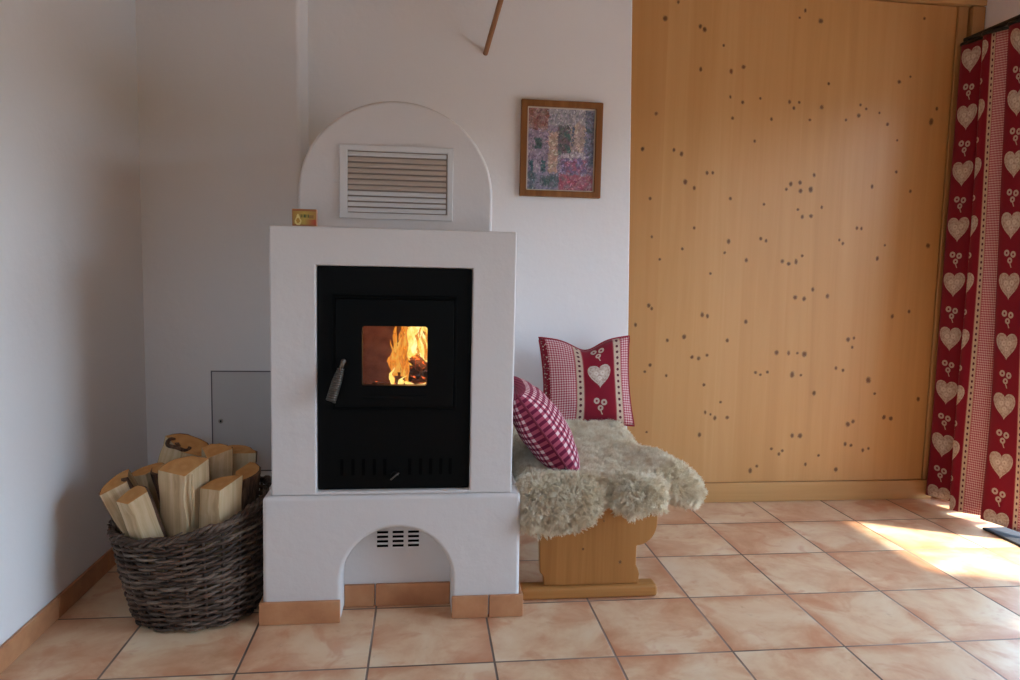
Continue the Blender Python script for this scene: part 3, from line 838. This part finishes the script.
# ------------------------------------------------------------------ sheepskin
def inside(poly, x, y):
    c = False; n = len(poly)
    for i in range(n):
        x1, y1 = poly[i]; x2, y2 = poly[i - 1]
        if (y1 > y) != (y2 > y) and x < (x2 - x1) * (y - y1) / (y2 - y1) + x1: c = not c
    return c
def catmull(P, n=8, closed=True):
    out = []; N = len(P)
    for i in range(N if closed else N - 1):
        g = lambda k: Vector(P[k % N]) if closed else Vector(P[max(0, min(N - 1, k))])
        p0, p1, p2, p3 = g(i - 1), g(i), g(i + 1), g(i + 2)
        for j in range(n):
            t = j / n
            out.append(.5 * ((2 * p1) + (p2 - p0) * t + (2 * p0 - 5 * p1 + 4 * p2 - p3) * t * t + (3 * p1 - p0 - 3 * p2 + p3) * t ** 3))
    if not closed: out.append(Vector(P[-1]))
    return out
YF_, ZS = 2.160, .3500
OUT = [(.34, 2.97), (.60, 2.99), (.79, 2.93), (.81, 2.78), (.80, 2.62), (.81, 2.50), (.86, 2.44), (.915, 2.40), (.935, 2.33), (.905, 2.26), (.85, 2.235), (.80, 2.23),
       (.765, 2.19), (.745, 2.12), (.70, 2.108), (.63, 2.110), (.568, 2.150), (.530, 2.105), (.47, 2.068), (.39, 2.058), (.318, 2.063), (.309, 2.09), (.311, 2.17), (.322, 2.3), (.325, 2.6)]
SK = [(p.x, p.y) for p in catmull([(a, b, 0) for a, b in OUT], 6)]
def drape(x, y):
    """a point of the unrolled skin laid over the bench"""
    z = ZS; X_, Y_ = x, y
    rad = .045
    d = (YF_ + .01) - y
    if d > 0:
        arc_l = rad * PI / 2
        if d < arc_l:
            a = d / rad; Y_ = YF_ + .01 - math.sin(a) * rad; z = ZS - (1 - math.cos(a)) * rad
        else:
            Y_ = YF_ + .01 - rad - .01 * math.sin((d - arc_l) * 16); z = ZS - rad - (d - arc_l)
    o = x - .79
    if o > 0: z -= .30 * o + 1.1 * o * o
    z += .004 * mnoise.noise(Vector((x * 7, y * 7, 1.3)))
    return Vector((X_, Y_, z))
def dnorm(x, y):
    e = .006
    n = (drape(x + e, y) - drape(x - e, y)).cross(drape(x, y + e) - drape(x, y - e))
    return n.normalized()
fleece = empty('sheepskin', (.6, 2.5, ZS))
tag(fleece, 'fluffy cream sheepskin draped over the bench under two cushions', 'sheepskin')
def edge_dist(x, y):
    best = 9
    for i in range(len(SK)):
        x1, y1 = SK[i - 1]; x2, y2 = SK[i]
        dx, dy = x2 - x1, y2 - y1
        t = max(0, min(1, ((x - x1) * dx + (y - y1) * dy) / (dx * dx + dy * dy + 1e-12)))
        best = min(best, math.hypot(x - x1 - t * dx, y - y1 - t * dy))
    return best
def plump(x, y):
    d = min(1, edge_dist(x, y) / .055)
    f = max(min(1, max(0, (2.19 - y) / .09)), min(1, max(0, (x - .76) / .06)))
    lump = .004 * mnoise.noise(Vector((x * 22, y * 22, 5)))
    return (.020 + .030 * f + .0145 * min(1, max(0, (y - 2.12) / .05)) * (1 - min(1, max(0, (x - .79) / .05))) + .036 * min(1, max(0, (y - 2.3) / .5))) * math.sqrt(1 - (1 - d) ** 2) + lump * d
bm = B(); g = .012; V_ = {}
def gv(i, j):
    if (i, j) not in V_:
        x, y = i * g, j * g
        p, n = drape(x, y), dnorm(x, y); h = plump(x, y)
        under = .6 * h * min(1, max(0, (x - .79) / .03))
        V_[(i, j)] = (bm.verts.new(p + n * (.004 - under)), bm.verts.new(p + n * (.004 + h)))
    return V_[(i, j)]
cells = [(i, j) for i in range(18, 84) for j in range(160, 256) if inside(SK, (i + .5) * g, (j + .5) * g)]
cs = set(cells)
for i, j in cells:
    q = [gv(i, j), gv(i + 1, j), gv(i + 1, j + 1), gv(i, j + 1)]
    bm.faces.new([v[1] for v in q]); bm.faces.new([v[0] for v in q][::-1])
    for (di, dj, a, b) in ((-1, 0, 3, 0), (1, 0, 1, 2), (0, -1, 0, 1), (0, 1, 2, 3)):
        if (i + di, j + dj) not in cs: bm.faces.new((q[a][0], q[b][0], q[b][1], q[a][1]))
bmesh.ops.recalc_face_normals(bm, faces=bm.faces[:]); bm.normal_update()
SKIN = []
for f in bm.faces:
    c = f.calc_center_median()
    if f.normal.z < -.3 and c.x < .80 and c.y > 2.15: continue
    if f.normal.y > .3 and c.y < 2.16: continue
    vs = [(v.co.copy(), v.normal.copy()) for v in f.verts]
    for a in range(1, len(vs) - 1):
        SKIN.append((((vs[a][0] - vs[0][0]).cross(vs[a + 1][0] - vs[0][0])).length / 2, vs[0], vs[a], vs[a + 1]))
obj('hide', bm, M['hide'], fleece, smooth=True)
rw = random.Random(21)
def build_wool():
    pos, rad = [], []
    NP = 5
    cum, tot = [], 0
    for q in SKIN: tot += q[0]; cum.append(tot)
    import bisect
    NC, PER = 17000, 8
    for _ in range(NC):
        q = SKIN[min(len(SKIN) - 1, bisect.bisect(cum, rw.random() * tot))]
        a, b = rw.random(), rw.random()
        if a + b > 1: a, b = 1 - a, 1 - b
        p0 = q[1][0] * (1 - a - b) + q[2][0] * a + q[3][0] * b
        n0 = (q[1][1] * (1 - a - b) + q[2][1] * a + q[3][1] * b).normalized()
        front = min(1, max(0, (2.26 - p0.y) / .10)); side = min(1, max(0, (p0.x - .78) / .06))
        ruff = max(front, side)
        L = (.018 + .008 * ruff) * rw.uniform(.75, 1.2)
        rv = Vector((rw.gauss(0, 1), rw.gauss(0, 1), rw.gauss(0, 1))); rv -= n0 * rv.dot(n0)
        flow = mnoise.noise_vector(p0 * 16)
        d = (n0 + rv * .30 + flow * (1.05 - .1 * ruff) + Vector((0, 0, -.15 * ruff))).normalized()
        tip = p0 + d * L
        t1 = n0.orthogonal().normalized(); t2 = n0.cross(t1)
        curl = Vector((rw.gauss(0, 1), rw.gauss(0, 1), rw.gauss(0, 1))).normalized(); ph = rw.uniform(0, 6)
        for h in range(PER):
            root = p0 + t1 * rw.gauss(0, .0045) + t2 * rw.gauss(0, .0045) - n0 * .003
            tp = tip + Vector((rw.gauss(0, .0030), rw.gauss(0, .0030), rw.gauss(0, .0030)))
            mid = root + n0 * L * .5 + (tp - root) * .2
            for k in range(NP):
                t = k / (NP - 1)
                pos.append(root * (1 - t) ** 2 + mid * 2 * t * (1 - t) + tp * t * t + curl * (.002 * math.sin(ph + t * 8) * t)); rad.append(.00075 * (1 - t * .45))
    n = len(pos) // NP
    cu = bpy.data.hair_curves.new('wool')
    cu.add_curves([NP] * n)
    cu.position_data.foreach_set('vector', [c for p in pos for c in p])
    ra = cu.attributes.get('radius') or cu.attributes.new('radius', 'FLOAT', 'POINT')
    ra.data.foreach_set('value', rad)
    cu.materials.append(M['wool'])
    o = bpy.data.objects.new('wool', cu); COL.objects.link(o)
    o.parent = fleece; o.matrix_parent_inverse = Matrix.Translation(-Vector(fleece.location))
    o['kind'] = 'stuff'
build_wool()

# ------------------------------------------------------------------ cushions
def pillow(name, label, W, H, T, mat, pmat, mtx, sag=0.0, seed=0, nub=0.0, puff=.5):
    o = empty(name, (0, 0, 0)); N = 30
    bm = B(); uvl = bm.loops.layers.uv.new('UVMap'); G = {}
    rr = random.Random(seed)
    def pt(s, t, side):
        k = ((1 - s * s) * (1 - t * t)); h = T * max(0, k) ** puff
        x = s * W / 2 * (1 - .075 * (1 - t * t)); z = t * H / 2 * (1 - .075 * (1 - s * s))
        z -= sag * math.exp(-(s / .38) ** 2) * max(0, (t + .2) / 1.2) ** 2
        w = .006 * mnoise.noise(Vector((s * 3 + seed, t * 3, side)))
        y = side * (h + w * (k ** .5))
        y += nub * math.exp(-((s - .0) / .35) ** 2) * max(0, t) ** 2 * -side * .4
        return Vector((x, y, z))
    def vert(i, j, side):
        edge = i in (0, N) or j in (0, N); key = (i, j, 0 if edge else side)
        if key not in G: G[key] = bm.verts.new(pt(-1 + 2 * i / N, -1 + 2 * j / N, 0 if edge else side))
        return G[key]
    for side in (-1, 1):
        for i in range(N):
            for j in range(N):
                ids = [(i, j), (i + 1, j), (i + 1, j + 1), (i, j + 1)]
                if side > 0: ids = ids[::-1]
                f = bm.faces.new([vert(a, b, side) for a, b in ids]); f.smooth = True
                for l, (a, b) in zip(f.loops, ids): l[uvl].uv = (a / N * W, b / N * H)
    me = bpy.data.meshes.new('cover'); bm.to_mesh(me); bm.free(); me.materials.append(mat)
    c = bpy.data.objects.new('cover', me); COL.objects.link(c); c.parent = o
    bm = B(); pts = []
    for i in range(N): pts.append(pt(-1 + 2 * i / N, -1, 0))
    for i in range(N): pts.append(pt(1, -1 + 2 * i / N, 0))
    for i in range(N): pts.append(pt(1 - 2 * i / N, 1, 0))
    for i in range(N): pts.append(pt(-1, 1 - 2 * i / N, 0))
    tube(bm, pts, .0042, 6, closed=True)
    me = bpy.data.meshes.new('piping'); bmesh.ops.recalc_face_normals(bm, faces=bm.faces[:]); bm.to_mesh(me); bm.free(); me.materials.append(pmat)
    for p in me.polygons: p.use_smooth = True
    c = bpy.data.objects.new('piping', me); COL.objects.link(c); c.parent = o
    o.matrix_world = mtx
    return tag(o, label, 'cushion', 'cushions on the bench')
# heart cushion leaning on the wall: local x along the wall, z up, front is -y
mt = Matrix.Translation((.686, 2.93, .592)) @ Matrix.Rotation(math.radians(-13), 4, 'X') @ Matrix.Rotation(math.radians(-1.5), 4, 'Y')
pillow('heart_cushion', 'red cushion with a white heart, leaning on the wall at the back of the bench',   .392, .382, .062, M['heart_cushion'], M['piping_red'], mt, sag=.045, seed=4)
# gingham cushion leaning on the stove: its edge faces the room
P1, P2 = Vector((.300, 2.215, .652)), Vector((.502, 2.215, .366))
d = (P2 - P1).normalized(); L = (P2 - P1).length
depth = Vector((0.06, 1, 0.02)); depth = (depth - d * depth.dot(d)).normalized()
nrm = depth.cross(d); 
ctr = (P1 + P2) / 2 + depth * .185
mt = Matrix((( d.x, nrm.x, depth.x, ctr.x), (d.y, nrm.y, depth.y, ctr.y), (d.z, nrm.z, depth.z, ctr.z), (0, 0, 0, 1)))
pillow('gingham_cushion', 'pink and burgundy gingham cushion leaning on the side of the stove', L * 1.04, .37, .080, M['gingham'], M['piping'], mt, seed=9, puff=.42)

# ------------------------------------------------------------------ picture
pic = empty('framed_picture', (.58, YB, 1.57))
tag(pic, 'small framed painting of a village lane on the white wall above the bench', 'picture')
px0, px1, pz0, pz1 = .4035, .7570, 1.3700, 1.7730
bm = B(); ring_xz(bm, (px0, px1, pz0, pz1), (px0 + .028, px1 - .030, pz0 + .026, pz1 - .028), 3.076, 3.0985)
obj('frame', bm, M['frame_wood'], pic, bevel=.004)
bm = B(); ring_xz(bm, (px0 + .0275, px1 - .0295, pz0 + .0255, pz1 - .0275), (px0 + .033, px1 - .0345, pz0 + .031, pz1 - .033), 3.086, 3.092)
obj('inner_slip', bm, plain('cream_slip', (0.62, 0.55, 0.45), .5), pic)
def paint(s, t):
    V = Vector((s * 6, t * 7, 0)); n = mnoise.noise(V); n2 = mnoise.noise(Vector((s * 12, t * 14, 3))); n3 = mnoise.noise(Vector((s * 21 + t * 9, t * 30, 8)))
    mauve, blue, pink, cream = (0.26, 0.20, 0.30), (0.13, 0.16, 0.30), (0.42, 0.16, 0.20), (0.52, 0.42, 0.34)
    c = mixc(mauve, (0.36, 0.33, 0.42), .5 + n)
    s += .022 * n2 + .012 * n3; t += .020 * mnoise.noise(Vector((s * 17, t * 17, 12))) + .012 * n3; wx = s
    if t > .78 + .05 * n: c = mixc((0.30, 0.30, 0.38), (0.46, 0.44, 0.46), .5 + n2)           # sky
    if t > .74 and wx < .3: c = mixc((0.30, 0.12, 0.10), (0.36, 0.24, 0.24), .5 + n2 * 1.5)    # left roof
    if wx < .29 and .22 < t <= .74: c = mixc((0.24, 0.20, 0.30), (0.36, 0.30, 0.38), .5 + n2)  # left house
    if .09 < s < .2 and .5 < t < .63: c = (0.06, 0.12, 0.13)
    if (.03 < s < .09 or .2 < s < .27) and .2 < t < .36: c = (0.05, 0.14, 0.17)
    if .10 < s < .19 and .21 < t < .35: c = (0.40, 0.34, 0.44)
    if .31 < wx < .45 and .22 < t < .72: c = mixc(cream, (0.50, 0.30, 0.24), .4 + n2 * 1.2)    # middle house
    if .45 < wx < .64 and .42 < t < .80: c = mixc((0.08, 0.16, 0.15), (0.20, 0.13, 0.16), .5 + n2 * 1.6)   # greenery
    if .64 < wx < .88 and .48 < t < .85 - abs(wx - .76) * .6: c = mixc((0.55, 0.43, 0.33), (0.36, 0.28, 0.30), .5 + n2 * 1.4)  # right house
    if .66 < s < .69 and .55 < t < .8: c = (0.10, 0.13, 0.2)
    if wx > .86 and t > .3: c = mixc((0.08, 0.13, 0.16), (0.25, 0.24, 0.36), .5 + n2)
    if .5 < wx < .88 and .40 < t < .46: c = (0.50, 0.46, 0.50)
    if .5 < wx < .9 and .22 < t <= .40: c = mixc((0.20, 0.17, 0.30), (0.38, 0.14, 0.20), .4 + n2 * 1.8)
    if t <= .22: c = mixc((0.30, 0.28, 0.40), (0.10, 0.15, 0.18), .3 + n * 1.5)
    if t < .20 and wx > .48: c = mixc((0.42, 0.10, 0.15), (0.30, 0.22, 0.26), .35 + n2 * 1.4)
    if .2 < wx < .48 and .05 < t < .18: c = mixc((0.05, 0.12, 0.12), (0.2, 0.2, 0.26), .4 + n2)
    return mixc(c, (0.62, 0.55, 0.52) if n3 > 0 else (0.06, 0.07, 0.10), max(0, abs(n3) - .12) * .55)
PW, PH = 112, 130
canvas = [[paint((i + .5) / PW, (j + .5) / PH) for i in range(PW)] for j in range(PH)]
rp = random.Random(17)
for k in range(2600):                                        # loose brush dabs
    s_, t_ = rp.random(), rp.random()
    c_ = paint(min(1, max(0, s_ + rp.gauss(0, .012))), min(1, max(0, t_ + rp.gauss(0, .012))))
    g_ = math.exp(rp.gauss(0, .42)); c_ = tuple(min(.8, v * g_ + rp.gauss(0, .018)) for v in c_)
    c_ = tuple(max(.01, v) for v in c_)
    ra, rb_, an = rp.uniform(.010, .028), rp.uniform(.005, .011), rp.choice((0.1, .7, 1.4, 2.2)) + rp.gauss(0, .3)
    for j in range(max(0, int((t_ - ra) * PH)), min(PH, int((t_ + ra) * PH) + 2)):
        for i in range(max(0, int((s_ - ra) * PW)), min(PW, int((s_ + ra) * PW) + 2)):
            dx, dy = (i + .5) / PW - s_, (j + .5) / PH - t_
            u_, v_ = dx * math.cos(an) + dy * math.sin(an), -dx * math.sin(an) + dy * math.cos(an)
            if (u_ / ra) ** 2 + (v_ / rb_) ** 2 < 1: canvas[j][i] = mixc(canvas[j][i], c_, .75)
picture_grid('painting', PW, PH, px0 + .0325, px1 - .034, pz0 + .0305, pz1 - .0325, 3.0895, lambda a, b: canvas[min(PH - 1, int(b * PH))][min(PW - 1, int(a * PW))], M['paint'], pic)
obj('backing', boxbm(px0 + .028, px1 - .03, 3.0935, 3.098, pz0 + .027, pz1 - .029), M['frame_wood'], pic)

# ------------------------------------------------------------------ wooden rod sticking out of the wall
bm = B(); a = Vector((.2485, 3.0955, 1.9525)); b = Vector((.280, 2.80, 2.066)); e = a + (b - a) * 2.6
tube(bm, [a, e], .0105, 14)
tag(obj('wall_rod', bm, M['rod_wood'], smooth=False, bevel=.001), 'thin brown wooden rod sticking out of the wall above the stove', 'rod')

# ------------------------------------------------------------------ curtain
cur = empty('curtain', (2.42, 2.85, 2.1))
tag(cur, 'red curtain with beige hearts and pink checked stripes, hanging at the window', 'curtain')
CP = [(2.480, 3.082, -.11), (2.432, 3.084, -.045), (2.392, 3.078, .004), (2.404, 3.012, .070), (2.424, 2.945, .138), (2.470, 2.925, .200), (2.480, 2.905, .280), (2.430, 2.905, .370),
      (2.378, 2.898, .410), (2.374, 2.876, .440), (2.388, 2.850, .478), (2.430, 2.772, .612), (2.470, 2.765, .640), (2.455, 2.745, .655), (2.395, 2.738, .668), (2.384, 2.712, .690), (2.400, 2.655, .755), (2.416, 2.605, .818), (2.445, 2.555, .930), (2.475, 2.53, .99)]
def curtain_mesh():
    pts = catmull([(a, b, c) for a, b, c in CP], 6, closed=False)
    bm = B(); uvl = bm.loops.layers.uv.new('UVMap')
    NZ = 46; z0, z1 = .022, 2.105; rows = []
    for k in range(NZ + 1):
        t = k / NZ; z = z0 + (z1 - z0) * t; row = []
        gather = 1 - .22 * t ** 1.5                       # pleats draw together towards the rod
        for p in pts:
            y = 3.084 - (3.084 - p.y) * gather
            x = 2.415 + (p.x - 2.415) * (1 - .25 * t)
            x += .008 * math.sin(z * 3.1 + p.z * 9) * (1 - t); y += .006 * math.sin(z * 2.3 + p.z * 14) * (1 - t)
            zz = z + ((.006 + .006 * math.sin(p.z * 11)) if k == 0 else 0)
            row.append((bm.verts.new((min(x, 2.512), y, zz)), p.z, zz))
        rows.append(row)
    for k in range(NZ):
        for i in range(len(pts) - 1):
            q = [rows[k][i], rows[k][i + 1], rows[k + 1][i + 1], rows[k + 1][i]]
            f = bm.faces.new([v[0] for v in q]); f.smooth = True
            for l, v in zip(f.loops, q): l[uvl].uv = (v[1], v[2] - .285)
    o = obj('cloth', bm, M['heart_cloth'], cur, smooth=True)
    md = o.modifiers.new('thick', 'SOLIDIFY'); md.thickness = .0016; md.offset = 0
curtain_mesh()
bm = B()
hp = catmull([(2.415 + (a - 2.415) * .78, 3.084 - (3.084 - b) * .78, 2.108) for a, b, c in CP], 4, closed=False)
tube(bm, hp, .0075, 6)
tag(obj('header_tape', bm, M['rod_black'], cur, smooth=True), 'black gathered top edge')
bm = B(); cyl(bm, (2.415, 3.080, 2.128), (2.415, 1.0, 2.128), .011, 14)
for y in (3.05, 1.9, 1.05):
    cyl(bm, (2.415, y, 2.128), (2.5185, y, 2.128), .008, 10)
tag(obj('curtain_rod', bm, M['rod_black'], smooth=False), 'black curtain rod above the heart curtain, beside the panel top', 'curtain rod')

# ------------------------------------------------------------------ doormat at the glazed door
bm = B(); box(bm, 2.362, 2.695, 2.04, 2.690, .0008, .011)
tag(obj('doormat', bm, M['mat'], bevel=.003), 'dark blue-grey doormat on the tiles at the foot of the curtain', 'doormat')

# ------------------------------------------------------------------ light
SKY = 15.4
w = bpy.data.worlds.new('daylight'); SC.world = w; w.use_nodes = True
nt = w.node_tree; nt.nodes.clear()
wo = nt.nodes.new('ShaderNodeOutputWorld'); bg = nt.nodes.new('ShaderNodeBackground')
tc = nt.nodes.new('ShaderNodeTexCoord'); sx = nt.nodes.new('ShaderNodeSeparateXYZ'); nt.links.new(tc.outputs['Generated'], sx.inputs[0])
cr = nt.nodes.new('ShaderNodeValToRGB'); nt.links.new(sx.outputs[2], cr.inputs[0])      # wooded hillside up to about ten degrees, bright blue sky above it
e = cr.color_ramp.elements
e[0].position = .07; e[0].color = (0.022, 0.030, 0.016, 1); e[1].position = .15; e[1].color = (0.66, 0.83, 1.0, 1)
for p_, c_ in ((.28, (0.50, 0.70, 0.95)), (.60, (0.17, 0.26, 0.39))):
    q_ = e.new(p_); q_.color = (*c_, 1)
nt.links.new(cr.outputs[0], bg.inputs[0]); bg.inputs[1].default_value = SKY
nt.links.new(bg.outputs[0], wo.inputs[0])
def light(name, kind, loc, **k):
    l = bpy.data.lights.new(name, kind)
    for a, v in k.items(): setattr(l, a, v)
    o = bpy.data.objects.new(name, l); COL.objects.link(o); o.location = loc
    return o
def portal(name, d):
    o = light(name, 'AREA', (2.69, (d[0] + d[1]) / 2, (d[2] + d[3]) / 2), shape='RECTANGLE', size=d[3] - d[2], size_y=d[1] - d[0])
    o.rotation_euler = (0, math.radians(90), 0)      # -Z points to -X, into the room
    o.data.cycles.is_portal = True
portal('door_portal', DA); portal('window_portal', WB)
o = light('rear_portal', 'AREA', ((RW[0] + RW[1]) / 2, YF - .08, (RW[2] + RW[3]) / 2), shape='RECTANGLE', size=RW[1] - RW[0], size_y=RW[3] - RW[2])
o.rotation_euler = (math.radians(90), 0, 0); o.data.cycles.is_portal = True
sun = light('sun', 'SUN', (6, 2, 6), energy=11.0, angle=math.radians(2.5), color=(1.0, 0.90, 0.74))
sd = Vector((-1.0, .38, -2.12)).normalized()
sun.rotation_euler = sd.to_track_quat('-Z', 'Y').to_euler()
light('fire_glow', 'POINT', (-.03, 2.24, .80), energy=2.2, color=(1.0, 0.42, 0.10), shadow_soft_size=.03)

# ------------------------------------------------------------------ camera
cd = bpy.data.cameras.new('camera'); cam = bpy.data.objects.new('camera', cd); COL.objects.link(cam)
cd.sensor_width = 36; cd.lens = 36 * FPX / 1020; cd.clip_start = .02
rot = Matrix((R_, U_, -W_)).transposed().to_4x4()
cam.matrix_world = Matrix.Translation(CAM) @ rot
SC.camera = cam
SC.view_settings.view_transform = 'Standard'; SC.view_settings.look = 'None'
SC.view_settings.gamma = 1; SC.view_settings.use_curve_mapping = False
SC.view_settings.exposure = 0.0
SC.cycles.use_denoising = True
SC.cycles.max_bounces = 10; SC.cycles.diffuse_bounces = 6
SC.cycles.sample_clamp_indirect = 6.0
